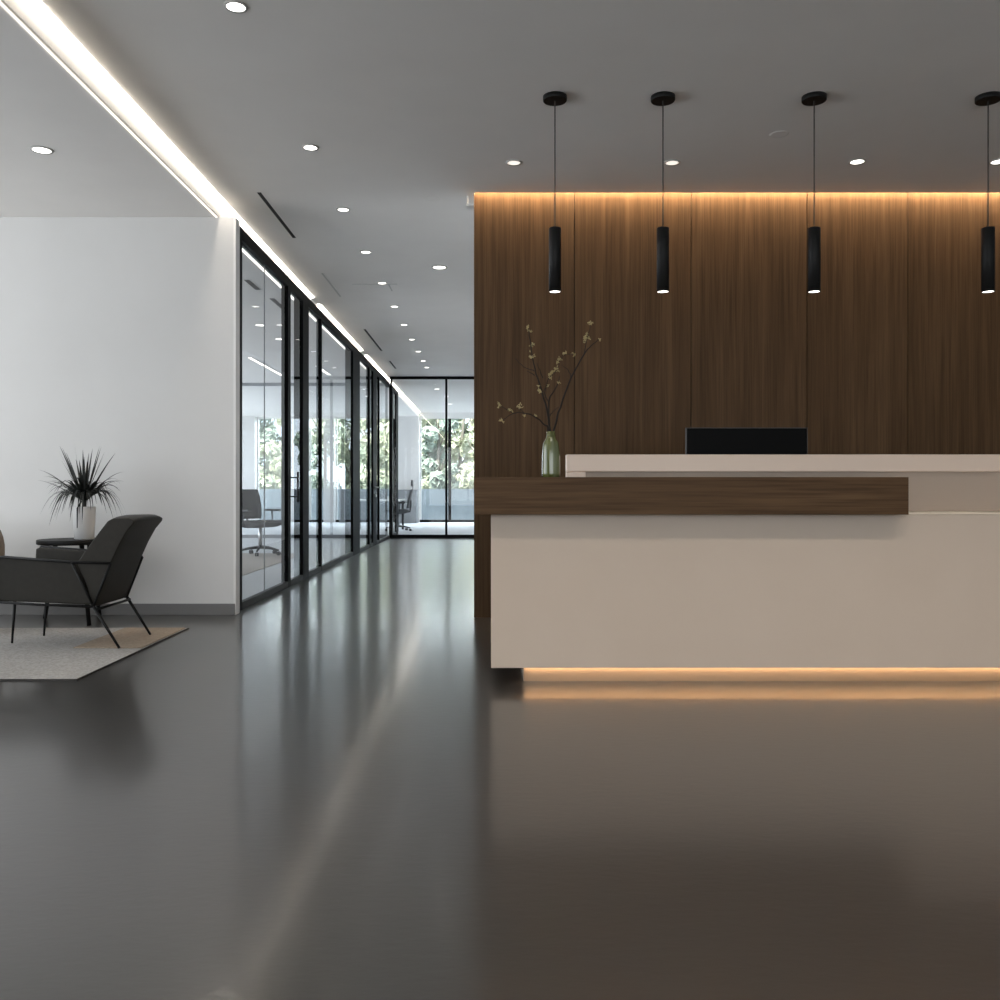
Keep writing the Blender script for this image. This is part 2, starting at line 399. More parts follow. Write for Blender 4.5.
# ------------------------------------------------------------------ trees outside
def tree(x, y, h, rad, m, label, seed):
    rnd = random.Random(seed)
    t = thing('leafy_tree', label, 'tree', (x, y, -0.05), 'trees beyond the parapet')
    bm = BM(); tube(bm, [(x, y, -0.05), (x+rnd.uniform(-.1, .1), y, h*0.35), (x+rnd.uniform(-.2, .2), y, h*0.75)], [0.085, 0.065, 0.03])
    for k in range(6):
        a = rnd.uniform(0, 6.28); z = h*rnd.uniform(0.22, 0.55)
        tube(bm, [(x, y, z), (x+math.cos(a)*rad*.4, y+math.sin(a)*rad*.4, z+h*.12), (x+math.cos(a)*rad*.8, y+math.sin(a)*rad*.8, z+h*.22)], [0.035, 0.022, 0.010], 6)
    obj('trunk', bm, M_trunk, t)
    bm = BM()
    blobs = []
    for k in range(26):
        u = rnd.uniform(-1, 1); a = rnd.uniform(0, 6.28); q = math.sqrt(1-u*u)*rnd.uniform(.45, .95)
        blobs.append((Vector((x+rad*q*math.cos(a), y+rad*q*math.sin(a), h*0.52+u*h*0.44)), rnd.uniform(.35, .62)*rad*.62))
    for c, br in blobs:
        for j in range(95):
            d = Vector((rnd.gauss(0, 1), rnd.gauss(0, 1), rnd.gauss(0, 1))).normalized()*br*rnd.uniform(.55, 1.05)
            p = c + d; s = rnd.uniform(.08, .15)
            n = (d.normalized() + Vector((rnd.gauss(0, .5), rnd.gauss(0, .5), rnd.gauss(0, .5)))).normalized()
            e = n.orthogonal().normalized(); e.rotate(Matrix.Rotation(rnd.uniform(0, 6.28), 3, n)); f = n.cross(e)
            quad(bm, [p-e*s*1.5, p-f*s*.6+n*s*.2, p+e*s*1.5, p+f*s*.6+n*s*.2])
    obj('foliage', bm, m, t)
tree(-8.9, 32.0, 5.4, 1.3, M_leafB, 'blue green tree outside the left office window', 1)
tree(-6.2, 31.4, 6.0, 1.3, M_leafA, 'green tree outside seen between the two left facade pillars', 2)
tree(-7.4, 36.0, 6.4, 1.3, M_leafC, 'yellow green tree outside, set back behind the left office window', 9)
tree(-3.4, 32.6, 5.6, 1.3, M_leafC, 'yellow green tree outside behind the wide office glass', 3)
tree(-4.75, 36.2, 6.4, 1.3, M_leafA, 'green tree outside beyond the middle facade pillars', 4)
tree(-1.85, 31.0, 5.2, 0.75, M_leafB, 'blue green tree outside by the white pillar of the end window', 5)
tree(-0.30, 31.0, 5.4, 0.75, M_leafC, 'yellow green tree outside behind the end window mullion', 6)
tree(1.0, 33.0, 6.0, 1.1, M_leafA, 'green tree outside at the edge of the walnut wall', 7)
tree(-1.1, 33.9, 6.4, 1.1, M_leafC, 'tall yellow green tree outside at the back of the end window view', 8)
for _i, (_x, _l) in enumerate([(-12.2, 'furthest tree outside at the left end of the back row'), (-9.0, 'back row tree outside, behind the blue green office tree'), (-5.8, 'back row tree outside, behind the middle pillars'),
                              (-2.7, 'back row tree outside, filling the gap beside the end window pillar'), (0.4, 'back row tree outside, behind the end window mullion'), (3.6, 'back row tree outside, hidden mostly by the walnut wall')]):
    tree(_x, 42.0, 7.4, 1.4, [M_leafA, M_leafC, M_leafB][_i % 3], _l, 20+_i)
tree(-7.55, 30.0, 2.5, 0.8, M_leafC, 'low shrub just behind the parapet, in the leftmost office window', 31)
tree(-5.75, 29.8, 2.4, 0.7, M_leafB, 'low shrub just behind the parapet, between the middle pillars', 32)
tree(-4.1, 30.0, 2.4, 0.8, M_leafA, 'low shrub just behind the parapet, in the wide office window', 33)
tree(-1.75, 36.6, 6.8, 1.3, M_leafA, 'tallest green tree outside, furthest back in the end window', 10)
tree(0.5, 36.4, 6.8, 1.3, M_leafB, 'blue green tree furthest back beside the walnut wall edge', 11)

# ------------------------------------------------------------------ downlights, diffusers and detectors in the ceiling
def downlight_parts(root, x, y, z, r, lens):
    lathe_b = BM(); lathe(lathe_b, x, y, [(r, z-0.006), (r*1.22, z-0.006), (r*1.28, z), (r, z)], 28, close=False)
    obj('trim_ring', lathe_b, M_ring, root)
    b = BM(); lathe(b, x, y, [(r, z-0.003), (r, z-0.001)], 28); obj('lens', b, lens, root)
def lamp(root, z, power, ang=105, col=(1.0, 0.93, 0.85), soft=0.06):
    l = bpy.data.lights.new('downlight_beam', 'SPOT'); l.energy = power; l.spot_size = R(ang); l.spot_blend = 0.7; l.shadow_soft_size = soft; l.color = col
    o = bpy.data.objects.new('downlight_beam', l); C.objects.link(o); o.parent = root; o.location = (0, 0, z)
def downlight(x, y, z, label, power=10, r=0.055, lens=None, group=None):
    t = thing('recessed_downlight', label, 'downlight', (x, y, z), group)
    downlight_parts(t, x, y, z, r, lens or M_lens)
    if power: lamp(t, -0.02, power, soft=0.14 if power > 50 else 0.06, col=(1.0, 0.88, 0.75) if power > 50 else (1.0, 0.93, 0.85))
    return t
ordn = ['nearest', 'second', 'third', 'fourth', 'fifth', 'sixth', 'seventh', 'eighth', 'ninth', 'tenth', 'eleventh', 'twelfth']
ys = [4.27, 6.03, 7.37, 8.69, 10.0, 11.28, 12.54, 13.77, 14.97, 16.07, 16.95]
for i, y in enumerate(ys):
    downlight(-1.21, y, HC, '%s round recessed downlight in the row down the corridor ceiling' % ordn[i], 9, 0.044, None, 'corridor ceiling downlights')
downlight(-0.533, 9.29, HC, 'single recessed downlight to the right of the corridor row, near the walnut wall edge', 9, 0.065)
downlight(-2.86, 5.73, HL, 'recessed downlight alone in the lounge ceiling left of the line of light', 14, 0.055)
downlight(0.16, 6.31, HC, 'dim recessed downlight left of the first pendant cord by the walnut wall', 4, 0.045, M_lens_dim, 'downlights along the walnut wall')
downlight(1.27, 6.31, HC, 'dim recessed downlight beside the second pendant cord by the walnut wall', 4, 0.045, M_lens_dim, 'downlights along the walnut wall')
downlight(2.56, 6.29, HC, 'bright recessed downlight right of the third pendant, by the walnut wall', 8, 0.045, M_lens, 'downlights along the walnut wall')
downlight(3.545, 6.29, HC, 'recessed downlight at the right picture edge beside the last pendant', 8, 0.045, M_lens, 'downlights along the walnut wall')
for i, y in enumerate([11.85, 12.95, 14.2]):
    downlight(-3.04, y, HL, '%s recessed downlight in the office ceiling behind the glass partition' % ordn[i], 10, 0.06, None, 'office ceiling downlights')
for i, (x, y) in enumerate([(-1.24, 20.6), (-1.1, 22.2), (-1.1, 24.2)]):
    downlight(x, y, HC, '%s recessed downlight in the far room ceiling beyond the end glass' % ordn[i], 8, 0.06, None, 'far room downlights')
for i, (x, y) in enumerate([(0.3, 2.7), (1.5, 2.7), (2.7, 2.7), (3.9, 2.7), (-1.21, 2.5)]):
    downlight(x, y, HC, 'recessed downlight in the ceiling in front of the desk, out of the picture', 115, 0.06, None, 'downlights in front of the desk')
def slot(x, y0, y1, z, label, m=M_gap, w=0.016):
    t = thing('slot_diffuser', label, 'air diffuser', (x, (y0+y1)/2, z), 'ceiling slot diffusers')
    bm = BM(); box(bm, x-w-0.008, x-w, y0, y1, z-0.004, z); box(bm, x+w, x+w+0.008, y0, y1, z-0.004, z); obj('slot_frame', bm, M_ceil, t)
    obj('slot', box(BM(), x-w, x+w, y0, y1, z-0.003, z), m, t)
slot(-1.79, 6.95, 8.20, HC, 'longest black slot air diffuser in the ceiling, nearest the white wall')
slot(-1.81, 12.9, 14.9, HC, 'black slot air diffuser halfway down the corridor ceiling')
slot(-1.81, 16.1, 17.1, HC, 'short black slot air diffuser at the corridor end')
slot(-1.79, 9.55, 10.7, HC, 'pale faint slot air diffuser in the ceiling by the partition', M_ring, 0.012)
slot(-2.52, 9.3, 9.75, HL, 'dark slot diffuser in the office ceiling behind the first glass pane', M_gap, 0.03)
slot(-2.48, 10.2, 10.8, HL, 'dark slot diffuser in the office ceiling, second behind the glass', M_gap, 0.03)
def disc(name, x, y, r, label, cat):
    b = BM(); lathe(b, x, y, [(r, HC), (r*0.98, HC-0.0012), (r*0.8, HC-0.0018)], 28); tag(obj(name, b, M_ceil), label, cat)
disc('ceiling_speaker', -0.458, 7.10, 0.07, 'round ceiling coloured speaker cover left of the walnut wall', 'speaker')
disc('smoke_detector', 1.86, 5.81, 0.06, 'round flat smoke detector in the ceiling near the third pendant', 'smoke detector')
bm = BM(); box(bm, -1.55, -1.05, 10.05, 10.06, HC-0.003, HC); box(bm, -1.15, -1.14, 10.06, 10.4, HC-0.003, HC)
tag(obj('access_panel', bm, M_ring), 'faint outline of an access panel in the corridor ceiling', 'ceiling panel')
# office line lights
def office_line(x, y0, y1, w, label):
    t = thing('linear_light', label, 'linear ceiling light', (x, (y0+y1)/2, HL), 'office ceiling line lights')
    obj('diffuser', box(BM(), x-w, x+w, y0, y1, HL-0.006, HL-0.001), M_led_office, t)
    bm = BM(); box(bm, x-w-0.012, x-w, y0, y1, HL-0.008, HL-0.001); box(bm, x+w, x+w+0.012, y0, y1, HL-0.008, HL-0.001); obj('housing', bm, M_white, t)
office_line(-2.238, YW+0.3, YE-0.1, 0.016, 'thin line light on the office ceiling directly behind the partition head')
office_line(-3.96, 14.8, 17.2, 0.03, 'slanting line light on the office ceiling seen through the first pane')
office_line(-3.05, 15.8, 17.0, 0.03, 'short line light on the office ceiling seen through the third pane')

# ------------------------------------------------------------------ reception desk
YD = 4.62
XR = 3.6
d = thing('reception_desk', 'long beige reception desk floating on a warm lit recessed plinth', 'reception desk', (1.8, YD+0.5, 0))
obj('front_panel', box(BM(), 0.0, XR, YD, YD+0.04, 0.081, 0.87, 0.002), M_desk, d)
obj('side_panel', box(BM(), 0.0, 0.04, YD+0.04, YD+0.85, 0.081, 0.87, 0.002), M_desk, d)
obj('side_panel', box(BM(), XR-0.04, XR, YD+0.04, YD+0.85, 0.081, 0.87, 0.002), M_desk, d)
obj('bottom_panel', box(BM(), 0.04, XR-0.04, YD+0.101, YD+0.85, 0.081, 0.10), M_desk, d)
obj('slot_top', box(BM(), 0.04, XR-0.04, YD+0.04, YD+0.101, 0.110, 0.120), M_desk, d)
bm = box(BM(), 0.17, XR-0.15, YD+0.10, YD+0.75, 0, 0.080); box(bm, 0.17, XR-0.15, YD+0.062, YD+0.10, 0, 0.110); obj('plinth', bm, M_plinth, d)
obj('plinth_light', box(BM(), 0.17, XR-0.15, YD+0.041, YD+0.054, 0.0865, 0.090), M_led_desk, d)
o = obj('counter_shelf', box(BM(), 2.0, XR, YD-0.002, YD+0.243, 0.8705, 0.880, 0.001), M_edge, d); o['label'] = 'pale shelf edge behind the front panel'
obj('worktop', box(BM(), 0.04, XR-0.04, YD+0.25, YD+0.85, 0.72, 0.75, 0.003), M_desk, d)
# raised pale screen with lip
bm = BM()
x0 = 0.405; yl = YD+0.22
box(bm, x0, XR, yl, yl+0.06, 1.092, 1.186, 0.006, 3); box(bm, x0, x0+0.105, yl, yl+0.06, 0.871, 1.092, 0.004)
o = obj('raised_ledge', bm, M_ledge, d); o['label'] = 'pale raised transaction ledge'
obj('ledge_back_panel', box(BM(), x0+0.10, XR, yl+0.025, yl+0.055, 0.75, 1.095), M_desk_back, d)
# walnut beam
o = obj('wood_counter', box(BM(), -0.086, 2.098, YD-0.10, YD+0.19, 0.871, 1.060, 0.002), M_wood_h, d); o['label'] = 'thick walnut counter with horizontal grain'

# monitor
M_screen = mat('matte monitor black', (0.003, 0.003, 0.0032), 0.5, spec=0.06)
mo = thing('monitor', 'black flat monitor standing behind the reception ledge', 'monitor', (1.495, 5.32, 0.75))
yb = 5.30
obj('screen_back', box(BM(), 1.153, 1.861, yb, yb+0.022, 0.97, 1.358, 0.004), M_screen, mo)
bm = BM(); box(bm, 1.149, 1.153, yb-0.002, yb+0.024, 0.966, 1.362); box(bm, 1.861, 1.864, yb-0.002, yb+0.024, 0.966, 1.362); box(bm, 1.149, 1.864, yb-0.002, yb+0.024, 1.358, 1.362)
obj('bezel', bm, mat('grey monitor rim', (0.05, 0.05, 0.05), 0.5, 0.0), mo)
obj('stand_neck', box(BM(), 1.46, 1.53, yb+0.015, yb+0.04, 0.76, 1.1, 0.003), M_black, mo)
obj('stand_base', box(BM(), 1.37, 1.62, yb-0.06, yb+0.13, 0.7505, 0.762, 0.004), M_black, mo)

# ------------------------------------------------------------------ pendants
YP = 5.25
def make_pendant(x):
    t = thing('pendant_light', '', 'pendant light', (x, YP, HC), 'black pendants over the desk')
    b = BM(); lathe(b, x, YP, [(0.070, HC), (0.070, HC-0.024), (0.067, HC-0.028)], 32); obj('ceiling_canopy', b, M_black, t)
    b = BM(); tube(b, [(x, YP, HC-0.027), (x, YP, 2.515)], 0.0038); obj('cord', b, M_cord, t)
    b = BM(); lathe(b, x, YP, [(0.010, 2.527), (0.033, 2.523), (0.036, 2.519), (0.036, 2.149), (0.032, 2.149), (0.032, 2.155)], 32); obj('lamp_shade', b, M_black, t)
    b = BM(); lathe(b, x, YP, [(0.0315, 2.156), (0.0315, 2.152)], 32); o = obj('diffuser', b, M_lens, t); o['label'] = 'glowing white diffuser'
    lamp(t, 2.14-HC, 5, 80)
    return t
pl = ['black cylinder pendant over the green vase, first from the wall end', 'black cylinder pendant left of the monitor, second along the desk',
      'black cylinder pendant above the right monitor edge, third along the desk', 'black cylinder pendant cut by the picture edge, fourth along the desk']
p0 = None
for x, l in zip([0.373, 1.003, 1.885, 2.90], pl):
    if p0 is None: p0 = make_pendant(x); t = p0
    else: t = copy_tree(p0); t.location.x = x
    t['label'] = l

# ------------------------------------------------------------------ vase with twigs on the counter
vx, vy, vz = 0.313, 4.70, 1.060
v = thing('vase', 'green glazed bottle vase standing on the walnut counter', 'vase', (vx, vy, vz))
b = BM(); lathe(b, vx, vy, [(0.040, vz), (0.0475, vz+0.004), (0.0485, vz+0.02), (0.047, vz+0.12), (0.043, vz+0.165), (0.040, vz+0.182), (0.027, vz+0.205), (0.0235, vz+0.222), (0.024, vz+0.240), (0.021, vz+0.240), (0.020, vz+0.21), (0.018, vz+0.17), (0.018, vz+0.03)], 40)
obj('vase_body', b, M_vase, v)
def q(cx, cy, dy=0.0):   # sketch coordinates of the arrangement, metres around the vase mouth
    return Vector((vx + (cx-389)*0.18/191.5, vy+dy, vz + 0.238 + (668-cy)*0.18/191.5))
rnd = random.Random(5)
fl = thing('flowering_branch', 'bare dark flowering twigs with small pale blossoms standing in the green vase', 'branches', (vx, vy, vz+0.05))
def smooth(pts, n=4):
    out = []
    P = [pts[0]] + pts + [pts[-1]]
    for i in range(1, len(P)-2):
        for k in range(n):
            t = k/n; a, b2, c2, d2 = P[i-1], P[i], P[i+1], P[i+2]
            out.append(0.5*((2*b2) + (c2-a)*t + (2*a-5*b2+4*c2-d2)*t*t + (3*b2-a-3*c2+d2)*t**3))
    out.append(pts[-1]); return out
def wob(pts, a=0.0022): return [p + Vector((rnd.uniform(-a, a), rnd.uniform(-a, a), rnd.uniform(-a, a))) for p in pts]
def branch(main, twigs, blooms, r0, root_pt):
    bm = BM(); pts = smooth([root_pt] + main); n = len(pts); pts = pts[:3] + wob(pts[3:])
    tube(bm, pts, [r0*1.5*(1-0.70*i/(n-1)) for i in range(n)], 7)
    allp = pts[len(pts)//2:]
    for tw in twigs:
        tp = wob(smooth(tw)); m = len(tp); tube(bm, tp, [0.0025*(1-0.6*i/(m-1)) for i in range(m)], 6); allp = allp + tp[m//3:]
    o = obj('branch', bm, M_bark, fl)
    bb = BM()
    for (c, spread, cnt) in blooms:
        for k in range(cnt):
            p = c + Vector((rnd.gauss(0, spread), rnd.gauss(0, spread), rnd.gauss(0, spread)))
            near = min(allp, key=lambda z: (z-p).length); p = near + (p-near)*min(1, 0.013/max(1e-4, (p-near).length))
            tube(bb, [near, p], 0.0007, 4)
            for j in range(4):
                dd = Vector((rnd.gauss(0, 1), rnd.gauss(0, 1), rnd.gauss(0, 1))).normalized()
                e = dd.orthogonal().normalized(); f = dd.cross(e); s = rnd.uniform(.0036, .0064)
                quad(bb, [p, p+dd*s+e*s*.55, p+dd*s*1.9, p+dd*s-e*s*.55])
                quad(bb, [p, p+dd*s+f*s*.55, p+dd*s*1.9, p+dd*s-f*s*.55])
    obj('blossoms', bb, M_blossom, o)
rp = lambda dx, dy: Vector((vx+dx, vy+dy, vz+0.06))
branch([q(383, 660), q(365, 530, .01), q(335, 430, .02), q(300, 310, .03), q(280, 180, .03), q(265, 85, .04)],
       [[q(300, 325, .03), q(240, 300, .05), q(190, 250, .06)], [q(345, 365, .02), q(325, 320, .0), q(308, 290, -.02)], [q(300, 350, .03), q(270, 335, .01), q(255, 330, 0)]],
       [(q(263, 85, .04), .008, 6), (q(285, 180, .03), .006, 5), (q(255, 240, .03), .012, 8), (q(300, 235, .03), .006, 4), (q(305, 430, .03), .010, 7), (q(318, 470, .02), .010, 7), (q(305, 95, .04), .004, 2)], 0.0042, rp(.003, .0))
branch([q(408, 655), q(440, 530, -.01), q(500, 370, -.03), q(570, 240, -.04), q(605, 200, -.05), q(652, 160, -.05)],
       [[q(570, 240, -.04), q(580, 180, -.05), q(592, 130, -.05), q(605, 68, -.06)], [q(500, 370, -.03), q(480, 325, -.02), q(450, 300, .0)]],
       [(q(603, 75, -.06), .007, 8), (q(570, 150, -.05), .010, 9), (q(585, 160, -.05), .008, 7), (q(550, 155, -.05), .006, 4), (q(645, 165, -.05), .006, 2)], 0.0040, rp(-.004, -.003))
branch([q(381, 662), q(378, 500, .02), q(400, 450, .01), q(430, 400, .0), q(434, 360, -.01)],
       [[q(360, 440, .01), q(372, 380, .02), q(400, 345, .02), q(425, 320, .02), q(460, 240, .03), q(540, 228, .04)], [q(385, 575, .02), q(400, 555, .01), q(430, 530, .0)], [q(378, 500, .02), q(350, 440, .01), q(365, 420, .01)]],
       [(q(380, 320, .02), .008, 9), (q(370, 330, .02), .006, 6), (q(415, 265, .03), .008, 8), (q(440, 255, .03), .006, 5), (q(465, 225, .03), .006, 5), (q(525, 230, .04), .008, 7), (q(380, 380, .02), .010, 6), (q(425, 320, .02), .009, 8), (q(435, 400, 0), .006, 3)], 0.0034, rp(.0, .004))
branch([q(374, 660), q(355, 628, .0), q(290, 580, -.02), q(230, 565, -.03), q(175, 570, -.03), q(115, 612, -.04)],
       [[q(178, 568, -.03), q(140, 545, -.03), q(105, 522, -.03)], [q(240, 568, -.03), q(220, 545, -.03), q(215, 530, -.04)]],
       [(q(115, 612, -.04), .007, 6), (q(105, 525, -.03), .007, 6), (q(160, 550, -.03), .006, 6), (q(218, 535, -.04), .008, 7), (q(240, 580, -.03), .005, 3), (q(322, 568, -.01), .004, 3)], 0.0030, rp(.006, .003))

# ------------------------------------------------------------------ lounge chair
AX, AY = -2.30, 5.59
F = Vector((-1.0, 0, 0)); Lt = Vector((0, 1.0, 0)); WD = 0.47
J0 = Vector((AX, AY, 0)) + F*0.16
def cp(t, l, z): p = J0 + F*t + Lt*l; return Vector((p.x, p.y, z))
RUG = 0.0155
ch = thing('lounge_chair', 'dark leather lounge chair on thin black steel rods, standing on the grey rug', 'armchair', (-2.75, 5.88, RUG))
# armrests
def arm(l0, l1, dz=0.0, dt=0.04):
    bm = BM(); secs = []
    prof = [(0.00, 0.280), (0.02, 0.300), (0.125, 0.535), (0.145, 0.548), (0.58, 0.580), (0.60, 0.572), (0.612, 0.33), (0.59, 0.305)]
    for l, g in ((l0, .010), (l0+.008, 0), (l1-.008, 0), (l1, .010)):
        cx = 0.33; cz = 0.43
        secs.append([cp(cx+(t-cx)*(1-g*2)+(dt if t > 0.5 else 0), l, cz+(z-cz)*(1-g*3) + (dz if z > 0.5 else 0)) for t, z in prof])
    loft(bm, secs, smooth=False); return bm
o1 = obj('armrest', arm(0.0, 0.055), M_leather, ch, bevel=0.006)
o2 = obj('armrest', arm(WD-0.055, WD, 0.028, -0.02), M_leather, ch, bevel=0.006)
# seat cushion
bm = BM(); secs = []
for l in (0.060, 0.075, 0.18, 0.29, 0.395, 0.410):
    e = 0.012 if l in (0.060, 0.410) else 0.0
    secs.append([cp(0.03, l, 0.285+e), cp(0.57, l, 0.305+e), cp(0.60-e, l, 0.33), cp(0.60-e, l, 0.42), cp(0.57, l, 0.445-e), cp(0.30, l, 0.425-e), cp(0.10, l, 0.405-e), cp(0.05, l, 0.36)])
loft(bm, secs); obj('seat', bm, M_leather, ch, sub=1)
# backrest: thick shell flaring back at the top
bm = BM(); secs = []
# (forward t, z); t negative = further back
rear = [(0.0, 0.265), (-0.045, 0.38), (-0.105, 0.54), (-0.155, 0.65), (-0.205, 0.74), (-0.248, 0.79), (-0.254, 0.810)]
front = [(-0.215, 0.824), (-0.12, 0.822), (-0.085, 0.808), (-0.04, 0.755), (0.06, 0.62), (0.115, 0.54), (0.06, 0.42), (0.02, 0.30)]
loop = rear + front
nl = 9
for i in range(nl):
    u = i/(nl-1); l = -0.012 + u*(WD+0.024); w = abs(2*u-1)
    s = []
    for k, (t, z) in enumerate(loop):
        inner = len(rear)+3 <= k < len(loop)-2
        tt = t - (0.070*(1-w**3) if inner else 0.0)          # hollow between the wings
        zz = z + (0.012*(1-w*w) if z > 0.8 else 0)
        if i in (0, nl-1): tt = -0.05+(tt+0.05)*0.97; zz = 0.56+(zz-0.56)*0.975
        s.append(cp(tt, l, zz))
    secs.append(s)
loft(bm, secs); o = obj('backrest', bm, M_leather, ch, bevel=0.008)
for f in o.data.polygons: f.use_smooth = True
md = o.modifiers.new('weighted', 'WEIGHTED_NORMAL')
# rods
for l, sgn in ((-0.020, -1), (WD+0.020, 1)):
    bm = BM(); r = 0.0085
    J = cp(0.0, l, 0.272); K = cp(0.136, l, 0.547); Mm = cp(-0.105, l, 0.541); ft = 0.642 if sgn < 0 else 0.582; Fr = cp(ft, l, 0.586 if sgn < 0 else 0.612); K = cp(0.136, l, 0.547 if sgn < 0 else 0.575); Fb = cp(ft+0.005, l, 0.304)
    tube(bm, [Mm, K, Fr], r); tube(bm, [K, J], r); tube(bm, [Mm, J], r); tube(bm, [J, cp(0.35, l, 0.285), Fb], r); tube(bm, [Fr, Fb], r)
    obj('side_frame', bm, M_rod, ch)
    bm = BM(); tube(bm, [J, cp(-0.16, l, RUG)], [0.011, 0.008]); obj('leg', bm, M_rod, ch)
    bm = BM(); lf = 0.16 if sgn < 0 else WD-0.02
    lt = 0.60 if sgn < 0 else 0.54
    tube(bm, [cp(lt-0.02, lf, 0.305), cp(lt, lf, RUG)], [0.010, 0.007]); obj('leg', bm, M_rod, ch)
bm = BM(); tube(bm, [cp(-0.02, -0.02, 0.255), cp(-0.02, WD+0.02, 0.255)], 0.0085); obj('crossbar', bm, M_rod, ch)

# rugs
rg = thing('floor_rug', 'grey woven rug with dark bound edge under the lounge chair', 'rug', (-4.0, 5.6, 0))
obj('rug_body', box(BM(), -5.6, -2.165, 4.70, 6.43, 0.0, 0.008, 0.002), M_rug, rg)
bm = BM(); box(bm, -5.6, -2.159, 4.694, 4.70, 0, 0.0082); box(bm, -2.165, -2.159, 4.70, 6.43, 0, 0.0082); obj('bound_edge', bm, M_rug_edge, rg)
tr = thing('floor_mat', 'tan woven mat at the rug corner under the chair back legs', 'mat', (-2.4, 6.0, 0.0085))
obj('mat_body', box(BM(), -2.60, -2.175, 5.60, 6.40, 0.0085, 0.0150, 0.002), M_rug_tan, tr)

# side table, round, three legs
tx, ty = -3.170, 6.80
tb = thing('side_table', 'black round side table behind the lounge chair carrying the plant', 'side table', (tx, ty, 0))
b = BM(); lathe(b, tx, ty, [(0.232, 0.585), (0.240, 0.589), (0.240, 0.617), (0.234, 0.621)], 48); obj('tabletop', b, M_black, tb)
for k, a in enumerate((150, -44, 75)):
    fx, fy = tx+0.32*math.cos(R(a)), ty+0.31*math.sin(R(a))
    b = BM(); tube(b, [(tx+0.19*math.cos(R(a)), ty+0.19*math.sin(R(a)), 0.590), (fx, fy, 0)], [0.018, 0.016]); obj('leg', b, M_rod, tb)
# pot plant
px_, py_, pz = -3.055, 6.76, 0.621
pt = thing('potted_plant', 'spiky dark plant in a white cylinder pot on the black side table', 'plant', (px_, py_, pz))
b = BM(); lathe(b, px_, py_, [(0.062, pz), (0.070, pz+0.006), (0.082, pz+0.24), (0.080, pz+0.247), (0.074, pz+0.247), (0.072, pz+0.21)], 40); obj('pot', b, M_pot, pt)
b = BM(); lathe(b, px_, py_, [(0.0735, pz+0.222), (0.0735, pz+0.226)], 32); obj('soil', b, M_soil, pt)
rnd = random.Random(11); bm = BM()
def blade(a, reach, rise, droop, w, base):
    side = Vector((-math.sin(a), math.cos(a), 0)); prev = None; n = 9
    for i in range(n+1):
        t = i/n
        p = Vector((px_ + math.cos(a)*(0.012+reach*t), py_ + math.sin(a)*(0.012+reach*t)*0.85, base + rise*t*1.0 - droop*t*t*t))
        ww = 1.15*w*(0.55+0.9*t if t < .35 else 0.865*(1-((t-.35)/.65)**1.6)+0.04)
        up = Vector((0, 0, ww*0.35))
        cur = [bm.verts.new(p-side*ww+up), bm.verts.new(p), bm.verts.new(p+side*ww+up)]
        if prev:
            for k in (0, 1): f = bm.faces.new((prev[k], prev[k+1], cur[k+1], cur[k])); f.smooth = True
        prev = cur
base = pz+0.285
for k in range(92):
    a = k*2.39996 + rnd.uniform(-.2, .2); u = k/91
    if u < 0.16: blade(a, rnd.uniform(.05, .17), rnd.uniform(.30, .42), 0.02, rnd.uniform(.008, .011), base+.02)
    elif u < 0.50: blade(a, rnd.uniform(.22, .31), rnd.uniform(.24, .33), rnd.uniform(.10, .24), rnd.uniform(.010, .013), base)
    else: blade(a, rnd.uniform(.20, .31), rnd.uniform(.20, .27), rnd.uniform(.26, .40), rnd.uniform(.008, .011), base)
for a, re, ri, dr in ((R(178), .34, .32, .08), (R(170), .19, .44, .02), (R(200), .06, .46, .0), (R(-10), .24, .40, .04), (R(20), .11, .42, .0), (R(185), .33, .22, .06), (R(5), .28, .27, .12)):
    blade(a, re, ri, dr, .012, base)
obj('foliage', bm, M_leaf_dark, pt)
b = BM(); tube(b, [(px_, py_, pz+0.22), (px_+.004, py_-.004, pz+0.30)], [0.014, 0.018]); tube(b, [(px_-.01, py_-.03, base), (px_-.012, py_-.088, pz+0.235), (px_-.012, py_-.091, pz+0.09)], [0.006, 0.006, 0.003]); obj('stem', b, M_leaf_dark, pt)

# beige tub chair, mostly beyond the frame
bx, by = -3.925, 6.40
bc = thing('tub_chair', 'rounded beige tub chair at the left picture edge, behind the lounge chair arm', 'armchair', (bx, by, 0))
bm = BM(); secs = []
for (r, z) in ((0.30, 0.12), (0.36, 0.14), (0.39, 0.30), (0.42, 0.52), (0.41, 0.62), (0.365, 0.72), (0.30, 0.765), (0.26, 0.74), (0.25, 0.45), (0.24, 0.42)):
    secs.append([Vector((bx+r*math.cos(2*math.pi*k/40), by+r*math.sin(2*math.pi*k/40), z*(1.06 if z < .45 else 1.06* (0.88+0.12*math.cos(2*math.pi*k/40-R(60)))))) for k in range(40)])
loft(bm, secs); obj('tub_shell', bm, M_beige, bc, sub=1)
b = BM(); lathe(b, bx, by, [(0.05, 0.47), (0.20, 0.465), (0.245, 0.44), (0.245, 0.40)], 36); obj('seat', b, M_beige, bc)
for a in (45, 135, 225, 315):
    b = BM(); tube(b, [(bx+.24*math.cos(R(a)), by+.24*math.sin(R(a)), .125), (bx+.27*math.cos(R(a)), by+.27*math.sin(R(a)), 0)], [.018, .012]); obj('leg', b, M_rod, bc)

